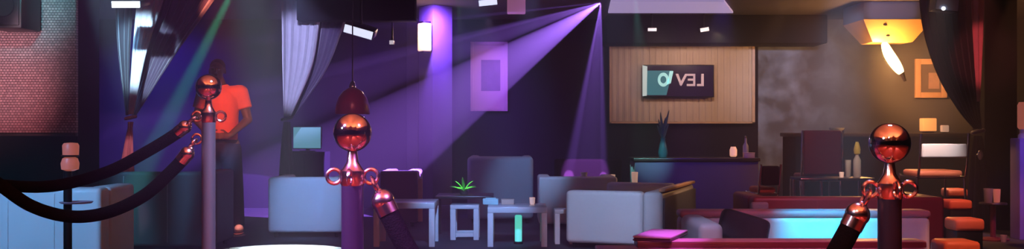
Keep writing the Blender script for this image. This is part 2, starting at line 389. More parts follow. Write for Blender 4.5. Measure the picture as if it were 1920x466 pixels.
# things on and under them
def small(name, fn, m, loc, label, cat, group=None, rz=0):
    return tag(obj(name, fn, m, loc=loc, rz=rz), label, cat, group)
small('napkin_box', lambda b: (box(b, (0, 0, .027), (.15, .09, .054), bev=.006), box(b, (0, 0, .058), (.10, .02, .010), bev=.003)), M_tealbox, (U(920, 9.75), 9.75, .37), 'pale teal napkin box, leftmost item on the white coffee table', 'box')
small('card_box', lambda b: (box(b, (0, 0, .022), (.12, .08, .044), bev=.004), box(b, (0, 0, .047), (.125, .085, .008), bev=.003)), M_tancard, (U(952, 9.75), 9.75, .37), 'flat tan card box beside the pale teal napkin box', 'box')
small('votive_cup', lambda b: lathe(b, [(.018, 0), (.024, .01), (.028, .065), (.024, .065), (.018, .02), (.001, .018)]), E_candle2, (U(998, 9.75), 9.75, .37), 'small pinkish votive cup at the right of the white coffee table', 'candle holder')
tl = thing('tube_lamp', 'short teal glowing tube lamp on the floor under the white table', 'lamp', (U(972, 9.68), 9.68, 0))
obj('lamp_tube', lambda b: lathe(b, [(.032, .02), (.034, .03), (.034, .262), (.026, .272), (.001, .274)]), E_tealtube, tl)
obj('lamp_base', lambda b: lathe(b, [(.045, 0), (.045, .014), (.036, .022), (.001, .022)]), M_blackm, tl)

# aloe
al = thing('potted_aloe', 'spiky bright green aloe in a small dark pot on the dark table', 'plant', (U(870, 10.3), 10.3, .425))
obj('pot', lambda b: lathe(b, [(.030, 0), (.038, .004), (.048, .035), (.044, .035), (.040, .028), (.001, .028)]), M_clay, al)
for k in range(13):
    a = 2*PI*k/13*1.0 + .3; ln = .17 if k % 2 else .13; el = (.30 if k % 3 else .95)
    def leaf(b):
        dx, dy = math.cos(a), math.sin(a)
        pts = [(0, 0, .028)] + [(dx*ln*t*math.cos(el*(1-.2*t)), dy*ln*t*math.cos(el*(1-.2*t)), .03 + ln*(1.05*t*math.sin(el) + .10*math.sin(PI*t))) for t in (.2, .45, .7, .88, 1)]
        tube(b, pts, [.010, .013, .013, .010, .006, .001], 8, flat=.5)
    obj('leaf', leaf, M_leaf, al)

# round white tables cut by the bottom edge
def round_table(label, px, d, r, h):
    t = thing('round_table', label, 'table', (U(px, d), d, 0), 0, 'round white tables at the bottom edge')
    obj('tabletop', lambda b: lathe(b, [(.001, h-.035), (r-.02, h-.035), (r, h-.022), (r, h-.008), (r-.01, h), (.001, h)], seg=56), M_whitelac, t)
    obj('pedestal', lambda b: cyl(b, (0, 0, .02), (0, 0, h-.034), .035), M_chromeb, t)
    obj('base', lambda b: lathe(b, [(r*.6, 0), (r*.6, .008), (r*.5, .022), (.05, .03), (.001, .03)]), M_chromeb, t)
    return t
round_table('brightly lit round white tabletop at the bottom edge, left of the middle stanchion', 520, 5.50, .40, .425)
round_table('dim bluish round tabletop at the bottom edge, left of the left stanchion', 270, 5.62, .24, .405)

# lantern stand, left
ls = thing('lantern_stand', 'slim dark lantern stand with two reddish tiers and a small plate, far left', 'lantern', (U(127, 6.0), 6.0, 0))
zt = Z(320, 6)
obj('base', lambda b: lathe(b, [(.11, 0), (.11, .012), (.03, .03), (.001, .03)]), M_blackm, ls)
obj('pole', lambda b: cyl(b, (0, 0, .02), (0, 0, zt), .024), M_blackm, ls)
obj('plate', lambda b: lathe(b, [(.026, Z(381, 6)), (.085, Z(380, 6)), (.095, Z(377, 6)), (.085, Z(377, 6)), (.026, Z(379, 6))], c=(.06, -.02, 0)), M_pinkedge, ls, label='small round pink-lit plate')
obj('lantern_tier', lambda b: lathe(b, [(.02, zt), (.048, zt+.010), (.052, zt+.045), (.042, zt+.075), (.02, zt+.085), (.001, zt+.085)], c=(.014, 0, 0)), M_redlant, ls)
obj('lantern_tier', lambda b: lathe(b, [(.02, zt+.085), (.045, zt+.095), (.047, zt+.15), (.038, zt+.165), (.001, zt+.168)], c=(.018, 0, 0)), M_redlant, ls)
obj('collar', lambda b: lathe(b, [(.03, zt+.082), (.05, zt+.086), (.05, zt+.094), (.03, zt+.098)], c=(.015, 0, 0)), M_blackm, ls)

# candle table
ct = thing('side_table', 'low dark table holding two candle cups behind the large white sofa', 'table', (1.36, 12.15, 0))
obj('tabletop', lambda b: box(b, (0, 0, .40), (.56, .46, .035), bev=.006), M_darkwood, ct)
for sx in (-1, 1):
    for sy in (-1, 1):
        obj('leg', lambda b: box(b, (sx*.25, sy*.2, .19), (.04, .04, .385)), M_darkwood, ct)
def cup(name, px, d, z, r, h, m, label, cat='candle holder', group='candle cups'):
    return small(name, lambda b: lathe(b, [(r*.75, 0), (r*.8, .004), (r, h), (r*.88, h), (r*.7, .012), (.001, .010)]), m, (U(px, d), d, z), label, cat, group)
cup('candle_cup', 1148, 12.1, .4175, .036, .13, E_candle2, 'left of the two candle cups behind the large white sofa')
cup('candle_cup', 1190, 12.1, .4175, .040, .16, E_candle2, 'right of the two candle cups behind the large white sofa')
cup('tea_cup', 1095, 11.19, Z(331, 11.1), .04, .045, M_paper, 'small white cup on top of the low pale grey armchair', 'cup', None)

# dark counter below the cream panel
dc = thing('counter', 'low dark navy counter below the cream wall panel', 'counter', ((U(1188, 12.6) + U(1426, 12.6))/2, 12.9, 0))
cw = U(1426, 12.6) - U(1188, 12.6); ch = Z(296, 12.6)
obj('body', lambda b: box(b, (0, 0, (ch - .04)/2), (cw - .04, .56, ch - .04), bev=.01), M_plumv, dc)
obj('countertop', lambda b: box(b, (0, 0, ch - .02), (cw, .6, .04), bev=.008), M_darkwood, dc)
vs = thing('vase', 'tall dark teal vase of long leaves in front of the cream panel', 'vase', (U(1243, 12.8), 12.8, ch))
obj('vessel', lambda b: lathe(b, [(.045, 0), (.05, .005), (.062, .06), (.045, .16), (.028, .22), (.036, .25), (.03, .25), (.022, .21), (.001, .20)]), M_teal, vs)
for k in range(9):
    a = k * 2.4; q = .06 + .05*random.random(); hh = .18 + .22*random.random()
    obj('leaf', lambda b: tube(b, smooth_path([(0, 0, .22), (math.cos(a)*q*.4, math.sin(a)*q*.4, .22 + hh*.5), (math.cos(a)*q, math.sin(a)*q, .22 + hh)], 4), [.006, .010, .014, .018, .018, .016, .012, .007, .001], 8, flat=.3), M_darkleaf, vs)
cl = thing('candle_lantern', 'small reddish candle lantern on the right of the dark counter', 'lantern', (U(1375, 12.75), 12.75, ch))
obj('lantern_glass', lambda b: lathe(b, [(.03, .012), (.045, .03), (.046, .10), (.03, .14), (.001, .142)]), E_candle, cl)
obj('lantern_base', lambda b: lathe(b, [(.05, 0), (.05, .012), (.03, .014), (.001, .014)]), M_blackm, cl)
obj('lantern_cap', lambda b: lathe(b, [(.032, .140), (.034, .150), (.012, .185), (.001, .19)]), M_blackm, cl)
bt = thing('bottle', 'glinting bottle beside the candle lantern on the dark counter', 'bottle', (U(1398, 12.75), 12.75, ch))
obj('glass_body', lambda b: lathe(b, [(.034, 0), (.036, .006), (.036, .15), (.014, .19), (.013, .25), (.001, .25)]), M_glass, bt)
obj('stopper', lambda b: lathe(b, [(.015, .248), (.016, .27), (.001, .275)]), M_brass, bt)
small('paper_box', lambda b: (box(b, (0, 0, .03), (.13, .09, .06), bev=.005), box(b, (0, 0, .063), (.136, .096, .010), bev=.003)), M_tancard, (U(1404, 12.68), 12.68, ch), 'small tan box at the right end of the dark counter', 'box')

# ------------------------------------------------------------------ chairs, stools on the right
def chrome_chair(label, loc, rz, w, seat_z, top_z, back_m, seat_m, dp=.40, back=(.35, .78), group='chrome-framed chairs', name='bar_stool', cat='bar stool'):
    t = thing(name, label, cat, loc, rz, group)
    # local: faces -y... backrest toward camera side (-y)
    for s in (-1, 1):
        x = s * (w/2)
        pts = [(x, -dp/2 - .03, top_z), (x, -dp/2, seat_z + .10), (x, -dp/2 + .02, seat_z + .0), (x, -dp/2 + .06, seat_z - .035), (x, dp/2 - .04, seat_z - .035), (x, dp/2, seat_z - .08), (x, dp/2 + .02, .01)]
        obj('side_frame', lambda b: tube(b, smooth_path(pts, 6), .011, 10), M_chrome, t)
        obj('leg', lambda b: tube(b, [(x, -dp/2 + .05, seat_z - .035), (x, -dp/2 - .02, .0)], .011, 10), M_chrome, t)
    obj('cross_bar', lambda b: tube(b, [(-w/2, -dp/2 + .05, seat_z - .04), (w/2, -dp/2 + .05, seat_z - .04)], .010, 10), M_chrome, t)
    obj('foot_rest', lambda b: tube(b, [(-w/2, dp/2 + .01, .22), (w/2, dp/2 + .01, .22)], .010, 10), M_chrome, t)
    hz = top_z - seat_z
    obj('backrest', lambda b: box(b, (0, -dp/2 - .012, seat_z + hz * (back[0] + back[1])/2), (w - .024, .045, hz * (back[1] - back[0])), bev=.018, seg=3), back_m, t)
    obj('seat', lambda b: box(b, (0, .01, seat_z), (w - .03, dp - .06, .055), bev=.024, seg=3), seat_m, t)
    return t
chrome_chair('chrome bar stool with a white back pad and orange seat beside the black curtain', (U(1766, 9.2), 9.4, 0), math.radians(4), U(1812, 9.2) - U(1720, 9.2), Z(325, 9.2), Z(250, 9.2), M_paper, M_orangel, back=(.40, .75))
chrome_chair('small chrome chair with a black back and orange seat left of the red stool', (U(1440, 9.2), 9.4, 0), math.radians(8), U(1459, 9.2) - U(1420, 9.2), Z(357, 9.2), Z(308, 9.2), M_black, M_orangel, dp=.34, back=(.2, .95), name='side_chair', cat='chair')
rs = chrome_chair('bar stool with a tall dark red padded back, behind the thin-edged high table', (U(1541, 10.2), 10.4, 0), 0, U(1578, 10.2) - U(1503, 10.2), Z(331, 10.2), Z(244, 10.2), M_redl, M_redl, back=(.05, 1.0))
# high table
ht = thing('high_table', 'high dark table with a thin chrome edge below the red-backed stool', 'table', (U(1569, 9.3), 9.45, 0))
hz = Z(333, 9.3)
obj('tabletop', lambda b: box(b, (0, 0, hz - .012), (.68, .36, .024), bev=.004), M_darkwood, ht)
obj('edge_trim', lambda b: box(b, (-.17, -.184, hz - .010), (.34, .010, .016), bev=.003), M_chromeb, ht)
for sx in (-.31, -.14, .31):
    for sy in ((-1,) if sx == -.14 else (-1, 1)):
        obj('leg', lambda b: cyl(b, (sx, sy*.15, 0), (sx, sy*.15, hz - .024), .013, 14), M_chromeb, ht)
yb = thing('bottle', 'yellow-topped bottle on the high table left of the right stanchion', 'bottle', (U(1607, 9.4), 9.4, hz))
obj('glass_body', lambda b: lathe(b, [(.032, 0), (.034, .006), (.034, .16), (.016, .20), (.014, .215), (.001, .215)]), M_glass, yb)
obj('neck_cap', lambda b: lathe(b, [(.016, .212), (.028, .22), (.032, .26), (.022, .30), (.012, .33), (.001, .33)]), M_yellow, yb, label='yellow cap')
cup('candle_cup', 1578, 9.38, hz, .022, .05, E_candle2, 'tiny candle cup on the high table beside the yellow-topped bottle')
cup('tumbler', 1590, 9.46, hz, .03, .16, M_glass, 'cloudy tall tumbler left of the yellow-topped bottle', 'glass', None)

# bar counter at the right with lamps on it
bc = thing('bar_counter', 'long dark bar counter along the right back wall below the gilt frame', 'counter', ((U(1490, 12.6) + U(1900, 12.6))/2, 12.95, 0))
bw = U(1900, 12.6) - U(1490, 12.6); bh = Z(249, 12.6)
obj('body', lambda b: box(b, (0, .03, (bh - .05)/2), (bw - .06, .6, bh - .05), bev=.01), M_dark, bc)
obj('bar_top', lambda b: box(b, (0, 0, bh - .025), (bw, .7, .05), bev=.01), M_darkwood, bc)
def cube_lamp(label, px, d, w, h, m):
    t = thing('table_lamp', label, 'lamp', (U(px, d), d, bh), 0, 'lamps on the bar counter')
    obj('lamp_shade', lambda b: box(b, (0, 0, h*.55), (w, w*.8, h*.85), bev=.012), m, t)
    obj('lamp_base', lambda b: box(b, (0, 0, h*.06), (w*.7, w*.6, h*.12), bev=.004), M_blackm, t)
cube_lamp('square orange glowing lamp on the bar counter below the gilt frame', 1740, 12.8, .17, .19, E_orange)
cube_lamp('small pinkish lamp right of the orange lamp on the bar counter', 1771, 12.8, .09, .10, E_candle2)
small('serving_bowl', lambda b: lathe(b, [(.05, 0), (.055, .008), (.09, .05), (.095, .065), (.085, .062), (.05, .016), (.001, .014)]), M_paper, (U(1569, 12.8), 12.8, bh), 'shallow white bowl on the bar counter above the red stool', 'bowl')

# row of orange-topped stools
def cube_stool(x, y, w, label, root=None):
    if root is None:
        t = thing('cube_stool', label, 'stool', (x, y, 0), 0, 'orange-topped stools in a row')
        obj('body', lambda b: box(b, (0, 0, .225), (.17, .17, .43), bev=.008), M_black, t)
        obj('seat_pad', lambda b: box(b, (0, 0, .478), (.19, .19, .08), bev=.022, seg=3), M_orangel, t)
        for sx in (-1, 1):
            for sy in (-1, 1):
                obj('foot', lambda b: cyl(b, (sx*.06, sy*.06, 0), (sx*.06, sy*.06, .012), .012, 10), M_blackm, t)
        return t
    return dup(root, (x, y, 0), 0, label)
st = cube_stool(U(1791, 5.3), 5.3, .19, 'nearest orange-topped stool of the row, at the bottom edge')
cube_stool(2.945, 6.6, .2, 'second nearest orange-topped stool, beside the end of the cyan-lit sofa', st)
cube_stool(U(1793, 8.3), 8.3, .2, 'third orange-topped stool, beside the end of the maroon sofa', st)
cube_stool(U(1789, 9.85), 9.85, .2, 'farthest orange-topped stool, below the white-backed bar stool', st)

# pedestal table with glass, far right
pt = thing('pedestal_table', 'small black pedestal table with a red-lit stem in front of the black post', 'table', (U(1862, 10), 10, 0))
obj('tabletop', lambda b: lathe(b, [(.001, Z(379, 10)-.02), (.125, Z(379, 10)-.02), (.13, Z(379, 10)-.01), (.125, Z(379, 10)), (.001, Z(379, 10))]), M_darkwood, pt)
obj('stem', lambda b: cyl(b, (0, 0, .02), (0, 0, Z(379, 10)-.02), .026), M_maroon, pt)
obj('base', lambda b: lathe(b, [(.15, 0), (.15, .012), (.05, .03), (.001, .03)]), M_maroon, pt)
cup('tumbler', 1853, 9.97, Z(379, 10), .045, .14, M_glass, 'pale tumbler on the small pedestal table', 'glass', None)
cup('tumbler', 1869, 10.03, Z(379, 10), .035, .13, M_redlant, 'red tumbler beside the pale one on the pedestal table', 'glass', None)
cup('floor_candle', 1882, 9.80, 0, .03, .07, M_paper, 'small white candle cup on the floor by the pedestal table')
rl = thing('lantern', 'red and white lantern on the purple-lit wall end at the right edge', 'lantern', (U(1921, 10.1), 10.1, 1.0))
obj('lantern_glass', lambda b: lathe(b, [(.05, .09), (.065, .11), (.065, .33), (.05, .36), (.001, .362)]), M_redlant, rl)
obj('lantern_base', lambda b: lathe(b, [(.06, 0), (.06, .03), (.045, .05), (.05, .095), (.001, .095)]), M_paper, rl)

# foreground rosewood table with back ledge
ft = thing('low_table', 'rosewood low table with a pink-lit top and raised back ledge, bottom right', 'table', (1.29, 4.95, 0))
obj('tabletop', lambda b: box(b, (0, -.05, .465), (1.70, .98, .03), bev=.008), M_pinkedge, ft)
obj('back_ledge', lambda b: box(b, (.11, .375, .495), (1.50, .15, .03), bev=.006), M_redtable, ft)
obj('ledge_cap', lambda b: box(b, (.11, .375, .5125), (1.50, .15, .005), bev=.002), M_pinkedge, ft)
for sx in (-1, 1):
    for sy in (-1, 1):
        obj('leg', lambda b: box(b, (sx*.78, -.05 + sy*.42, .225), (.07, .07, .45), bev=.006), M_redtable, ft)
mf = thing('menu_folder', 'purple-lit menu folder lying on the ledge of the rosewood table', 'menu', (.80, 5.44, .5152), math.radians(-22))
obj('cover', lambda b: box(b, (0, 0, .004), (.20, .42, .008), bev=.002), M_folderdk, mf)
obj('pages', lambda b: box(b, (.002, 0, .012), (.192, .41, .008)), M_folderdk, mf)
obj('cover', lambda b: box(b, (0, 0, .020), (.20, .42, .008), bev=.002), M_folder, mf, label='lilac top cover')

# ------------------------------------------------------------------ stanchions and ropes
def stanchion(label, px, py, d, r, pole_r, pole_m, group='rope stanchions', ring_dirs=(0, 90, 180, 270), low=None, low_dz=-.066):
    zc = Z(py, d); x = U(px, d)
    t = thing('rope_stanchion', label, 'stanchion', (x, d, 0), 0, group)
    obj('base', lambda b: lathe(b, [(.17, 0), (.17, .012), (.15, .025), (.05, .045), (pole_r, .07), (.001, .07)], seg=40), M_chromeb, t)
    zp = zc - r - .032
    obj('pole', lambda b: cyl(b, (0, 0, .05), (0, 0, zp - .03), pole_r, 32), pole_m, t)
    obj('collar', lambda b: lathe(b, [(pole_r, zp-.034), (pole_r*1.12, zp-.03), (pole_r*1.12, zp-.005), (pole_r*.9, zp), (pole_r*.55, zp+.012), (pole_r*.42, zp+.034), (pole_r*.6, zp+.04), (.001, zp+.04)]), M_brass, t)
    obj('ball_finial', lambda b: ball(b, (0, 0, zc), r, 48), M_chrome, t)
    for a, dz in [(q, 0) for q in ring_dirs] + ([(low, low_dz)] if low is not None else []):
        ca, sa = math.cos(math.radians(a)), math.sin(math.radians(a))
        c = Vector((ca * (pole_r*1.12 + .012), sa * (pole_r*1.12 + .012), zp - .016 + dz))
        obj('hook_ring', lambda b: tube(b, [c + Vector((ca*.014*math.cos(q), sa*.014*math.cos(q), .014*math.sin(q))) for q in [2*PI*k/16 for k in range(16)]], .0038, 8, closed=True), M_brass, t)
    return t, (lambda a, dz=0: Vector((x + math.cos(math.radians(a)) * (pole_r*1.12 + .012), d + math.sin(math.radians(a)) * (pole_r*1.12 + .012), zp - .016 + dz)))
sA, hA = stanchion('left rope stanchion with a small chrome ball, in front of the man', 391, 163, 2.97, .0375, .020, M_polel, ring_dirs=(20, 180), low=180)
sB, hB = stanchion('middle rope stanchion with a chrome ball, directly below the dark red dome pendant', 661, 248, 1.98, .0375, .0215, M_pole, ring_dirs=(0, 180, 270))
sC, hC = stanchion('right rope stanchion with a chrome ball, in front of the cyan-lit sofa', 1668, 268, 1.9, .0380, .0215, M_pole, ring_dirs=(0, 180, 270))

def rope(label, pts, r, cap_len=.05, both=True, group='black velvet ropes'):
    pts = [Vector(p) for p in pts]
    t = tag(bpy.data.objects.new('velvet_rope', None), label, 'rope', group); COL.objects.link(t)
    t.location = pts[0]
    path = [p - pts[0] for p in smooth_path(pts, 10)]
    # arc-length split: hook, cap, rope
    def cut(path, L):
        acc = 0; out = [path[0]]
        for a, b in zip(path, path[1:]):
            l = (b - a).length
            if acc + l >= L:
                q = a.lerp(b, (L - acc) / l); out.append(q); return out, [q] + path[path.index(b):]
            acc += l; out.append(b)
        return out, []
    ends = []
    h1, rest = cut(path, .036); c1, rest = cut(rest, cap_len); ends.append((h1, c1))
    if both:
        rv = list(reversed(rest)); h2, rv = cut(rv, .036); c2, rv = cut(rv, cap_len); ends.append((h2, c2)); rest = list(reversed(rv))
    obj('rope', lambda b: tube(b, rest, r, 20), M_rope, t)
    for h, c in ends:
        d0 = (c[-1] - c[0]).normalized()
        def capf(b):
            a, e = c[0], c[-1]
            cone(b, a, a.lerp(e, .35), r*.55, r*1.05, 20); cyl(b, a.lerp(e, .35), e, r*1.08, 20)
            ball(b, a.lerp(e, .38), r*1.16, 16, (1, 1, 1)); 
        obj('end_cap', capf, M_brass, t)
        mid = h[0] + d0 * .0185
        Yv = Vector((0, 1, 0)); side = (Yv - d0 * d0.dot(Yv)).normalized()
        obj('snap_hook', lambda b: (tube(b, [mid + d0*.017*math.cos(q) + side*.0145*math.sin(q) for q in [2*PI*k/16 for k in range(16)]], .0035, 8, closed=True),
                                    ball(b, h[-1], r*.5, 12)), M_brass, t)
    return t
A0 = hB(0); B0 = hC(180)
pr = []
for k in range(25):
    q = k / 24; p = A0.lerp(B0, q); p.z -= 4 * .50 * q * (1 - q); pr.append(p)
rope('black velvet rope slung between the middle and right stanchions', pr, .0200, .045)
def PP(l, d0, d1): 
    n = len(l) - 1
    return [P(x, y, d0 + (d1 - d0) * i / n) for i, (x, y) in enumerate(l)]
sD, hD = stanchion('rope stanchion just beyond the left edge holding the far ends of the left ropes', -165, 180, 3.03, .0375, .020, M_chromeb, ring_dirs=(0, 180), low=0, low_dz=-.09)
rope('upper black velvet rope hanging left from the left stanchion', [hA(180)] + PP([(338, 245), (275, 284), (200, 322), (100, 348), (0, 346), (-80, 330), (-118, 308)], 2.99, 3.06) + [hD(0, -.09)], .0175, .045)
rope('lower black velvet rope hanging in a deep loop from the left stanchion', [hA(180, -.066)] + PP([(356, 282), (324, 318), (270, 366), (200, 398), (130, 405), (60, 386), (0, 346), (-70, 295), (-118, 256)], 2.955, 3.0) + [hD(0)], .0185, .045)

# ------------------------------------------------------------------ curtains
def drape(name, label, d, left, right, n, amp, m, tie=None, tail=None, tail_m=None, hold=True, depth_shift=0.0, hang=None):
    """left / right: boundary curves [(px, py)...] from ceiling to tie, same number of points"""
    t = thing(name, label, 'curtain', (U(left[0][0], d), d, 0))
    org = Vector((U(left[0][0], d), d, 0))
    Lc = smooth_path([P(x, y, d) for x, y in left], 8); Rc = smooth_path([P(x, y, d) for x, y in right], 8)
    def sheet(b):
        nu = n * 8; rows = []
        ph = [random.uniform(-.6, .6) for _ in range(nu + 1)]
        for i, (l, r) in enumerate(zip(Lc, Rc)):
            row = []
            w = (r - l).length
            for j in range(nu + 1):
                u = j / nu
                p = l.lerp(r, u)
                a = min(amp, w / n * .55)
                s = math.sin(2*PI*n*u + .35*math.sin(3*u*PI) + .08*math.sin(i*.09 + 5*u))
                p = p + Vector((.25*a*math.sin(4*PI*n*u), a*s*(.8 + .2*math.sin(7*u)), 0)) - org
                row.append(b.verts.new(p))
            rows.append(row)
        for A, B in zip(rows, rows[1:]):
            for k in range(nu): b.faces.new((A[k], A[k+1], B[k+1], B[k]))
    s = obj('drape', sheet, m, t)
    md = s.modifiers.new('solid', 'SOLIDIFY'); md.thickness = .003
    if tie:
        c = P(tie[0], tie[1], d) - org; rr = tie[2] / FOC * d
        obj('tieback', lambda b: tube(b, [c + Vector((rr*math.cos(q), rr*.9*math.sin(q), .25*rr*math.cos(q))) for q in [2*PI*k/24 for k in range(24)]], rr*.32, 10, closed=True), M_plumv if tail_m is None else tail_m, t)
    if tail:
        pts = [P(x, y, d) - org for x, y, w in tail]; ws = [w / FOC * d / 2 for x, y, w in tail]
        def tl_(b):
            rows = []
            path = smooth_path(pts, 6)
            for i, p in enumerate(path):
                f = i / (len(path) - 1) * (len(ws) - 1); k = min(int(f), len(ws) - 2); w = ws[k] + (ws[k+1] - ws[k]) * (f - k)
                rows.append([b.verts.new(p + Vector((w*(1 + .22*math.cos(6*q))*math.cos(q), .7*w*(1 + .22*math.cos(6*q))*math.sin(q), 0))) for q in [2*PI*j/48 for j in range(48)]])
            for A, B in zip(rows, rows[1:]):
                for j in range(48): b.faces.new((A[j], A[(j+1) % 48], B[(j+1) % 48], B[j]))
            b.faces.new(rows[0]); b.faces.new(list(reversed(rows[-1])))
        obj('tail', tl_, tail_m or m, t)
    return t
# left cabana curtain: outer mauve/black drape and inner white strip
drape('curtain', 'pale white curtain strip gathered to a tie, left of the man', 8.0,
      [(262, -112), (256, 0), (248, 100), (240, 214)], [(338, -112), (306, 0), (274, 100), (250, 214)], 5, .022, M_sheer,
      tie=(245, 220, 9), tail=[(245, 228, 9), (244, 240, 8), (240, 285, 16), (238, 321, 24)], tail_m=M_redlitfab)  # tail and tie coloured rose for the pink light on them
drape('curtain', 'wide dark mauve curtain sweeping down to the same tie as the pale strip', 8.15,
      [(318, -110), (302, 0), (272, 100), (247, 216)], [(470, -110), (402, 0), (330, 100), (255, 216)], 7, .06, M_mauve)
drape('curtain', 'narrow dark curtain hanging below the small lamp at the far left', 8.1,
      [(214, -112), (216, 0), (222, 100), (236, 216)], [(256, -112), (250, 0), (244, 100), (241, 216)], 3, .04, M_drape)
# middle curtain
drape('curtain', 'white sheer curtain gathered left of the middle stanchion', 11.05,
      [(526, -17), (528, 40), (529, 120), (532, 218)], [(612, -17), (600, 40), (585, 125), (545, 218)], 5, .05, M_sheer,
      tie=(538, 222, 9), tail=[(538, 228, 10), (537, 300, 20), (536, 425, 30)], tail_m=M_drape)
drape('curtain', 'dark navy curtain swept across beside the white sheer curtain', 11.2,
      [(614, -14), (602, 40), (587, 125), (543, 220)], [(672, -14), (648, 40), (612, 130), (549, 220)], 4, .05, M_plumv)
# right curtain
drape('curtain', 'black draped curtain gathered against the black post at the right', 10.9,
      [(1722, -20), (1732, 60), (1758, 140), (1796, 205), (1827, 242)], [(1822, -20), (1826, 60), (1832, 140), (1838, 205), (1841, 242)], 7, .07, M_drape,
      tie=(1834, 246, 10), tail=[(1834, 254, 12), (1834, 320, 26), (1834, 440, 40)])
drape('curtain', 'narrow strip added as the red-lit right part of the black drape, by the black post', 10.75,
      [(1822, -22), (1823, 40), (1827, 110), (1832, 190)], [(1847, -22), (1845, 40), (1842, 110), (1838, 190)], 2, .03, M_redlitfab)  # separate strip, red light on the drape painted as its cloth colour
hb = thing('curtain_holdback', 'small chrome holdback on the black curtain tie', 'holdback', P(1838, 290, 10.7))
obj('knob', lambda b: ball(b, (0, 0, 0), .035, 20, (.8, .6, 1.5)), M_chromeb, hb)
obj('spindle', lambda b: cyl(b, (.0, .07, 0), (0, .01, 0), .010, 12), M_chromeb, hb)

# ------------------------------------------------------------------ wall pieces
# cream panel and sign screen
D = 13.90
pn = thing('wall_panel', 'large cream fabric wall panel carrying the dark sign screen', 'wall panel', ((U(1143, D) + U(1416, D))/2, 13.95, Z(231, D)))
pw = U(1416, D) - U(1143, D); phh = Z(82, D) - Z(231, D)
def ribs(b):
    box(b, (0, 0, phh/2), (pw - .05, .05, phh - .04), bev=.008)
    for k in range(23): box(b, (-pw/2 + .06 + (pw - .12)*k/22, -.026, phh/2), (.05, .012, phh - .06), bev=.005)
obj('fabric_field', ribs, M_cream, pn)
obj('frame', lambda b: (box(b, (-pw/2 + .0125, -.008, phh/2), (.025, .07, phh)), box(b, (pw/2 - .02, -.008, phh/2), (.04, .07, phh)),
                        box(b, (0, -.008, .01), (pw, .07, .02)), box(b, (0, -.008, phh - .01), (pw, .07, .02))), M_tanwood, pn)
tv = thing('sign_screen', 'dark sign screen with rose and aqua letters on the cream panel', 'screen', ((U(1207, 13.8) + U(1340, 13.8))/2, 13.85, Z(182, 13.8)))
tw = U(1340, 13.8) - U(1207, 13.8); thh = Z(121, 13.8) - Z(182, 13.8)
obj('bezel', lambda b: box(b, (0, 0, thh/2), (tw, .05, thh), bev=.006), M_black, tv)
obj('display', lambda b: box(b, (0, -.026, thh/2), (tw - .03, .006, thh - .03)), E_tvdark, tv)
def tx(px): return U(px, 13.8) - tv.location.x
def tz(py): return Z(py, 13.8) - tv.location.z
obj('aqua_field', lambda b: prism(b, [(tx(x), tz(y)) for x, y in ((1213, 132), (1262, 132), (1257, 150), (1250, 178), (1213, 178))], -.032, -.029), E_tvteal, tv, label='teal left part of the display')
obj('pale_strip', lambda b: prism(b, [(tx(x), tz(y)) for x, y in ((1205, 122), (1214, 124), (1213, 179), (1205, 180))], -.036, -.026), E_tvwhite, tv)
def ring(b, cx, cy, ro, ri, sx=1.0):
    for k in range(28):
        q0, q1 = 2*PI*k/28, 2*PI*(k+1)/28
        prism(b, [(tx(cx + sx*ro*math.cos(q0)), tz(cy + ro*math.sin(q0))), (tx(cx + sx*ro*math.cos(q1)), tz(cy + ro*math.sin(q1))),
                  (tx(cx + sx*ri*math.cos(q1)), tz(cy + ri*math.sin(q1))), (tx(cx + sx*ri*math.cos(q0)), tz(cy + ri*math.sin(q0)))], -.037, -.033)
def bars(b, polys):
    for p in polys: prism(b, [(tx(x), tz(y)) for x, y in p], -.037, -.033)
obj('letter', lambda b: (ring(b, 1244, 149, 13, 7.0, .8), bars(b, [((1256, 133), (1263, 133), (1258, 156), (1251, 158))])), E_tvletteal, tv, label='aqua round letter O')
obj('letter', lambda b: bars(b, [((1267, 138), (1272, 138), (1279, 156), (1276, 161)), ((1290, 138), (1285, 138), (1274, 158), (1278, 161))]), E_tvlet, tv, label='letter V')
obj('letter', lambda b: bars(b, [((1288, 138), (1304, 138), (1304, 142), (1288, 142)), ((1290, 147), (1304, 147), (1304, 151), (1290, 151)), ((1288, 157), (1304, 157), (1304, 161), (1288, 161)), ((1300, 138), (1304, 138), (1304, 161), (1300, 161))]), E_tvlet, tv, label='backward letter E')
obj('letter', lambda b: bars(b, [((1315, 138), (1320, 138), (1320, 161), (1315, 161)), ((1307, 157), (1318, 157), (1318, 161), (1307, 161))]), E_tvlet, tv, label='backward letter L')

def picture(label, px0, px1, py0, py1, d, fw, m_frame, m_mat, m_art, art, group=None):
    x0, x1, z1, z0 = U(px0, d), U(px1, d), Z(py0, d), Z(py1, d)
    w, h = x1 - x0, z1 - z0
    t = thing('framed_picture', label, 'picture', ((x0+x1)/2, d + .035, z0), 0, group)
    obj('backing', lambda b: box(b, (0, .004, h/2), (w - fw, .02, h - fw)), M_dark, t)
    obj('mat_board', lambda b: box(b, (0, -.010, h/2), (w - 2*fw + .004, .008, h - 2*fw + .004)), m_mat, t)
    obj('frame', lambda b: [box(b, c, s, bev=.005) for c, s in (((-w/2 + fw/2, -.01, h/2), (fw, .05, h)), ((w/2 - fw/2, -.01, h/2), (fw, .05, h)),
                                                          ((0, -.01, fw/2), (w - 2*fw, .048, fw)), ((0, -.01, h - fw/2), (w - 2*fw, .048, fw)))], m_frame, t)
    ax0, ax1, az1, az0 = U(art[0], d), U(art[1], d), Z(art[2], d), Z(art[3], d)
    obj('print', lambda b: box(b, ((ax0+ax1)/2 - (x0+x1)/2, -.018, (az0+az1)/2 - z0), (ax1 - ax0, .008, az1 - az0)), m_art, t)
    return t
picture('framed picture with a wide rose mat and dark print, crossed by the purple beams', 882, 952, 78, 208, 13.93, .045, M_mattop, M_mattop, M_artdark, (902, 938, 112, 170))
picture('gilt-framed picture with a taupe mat, lit by the amber lamp', 1717, 1776, 110, 183, 13.93, .075, M_gold, M_taupe, M_artpale, (1742, 1762, 136, 166))
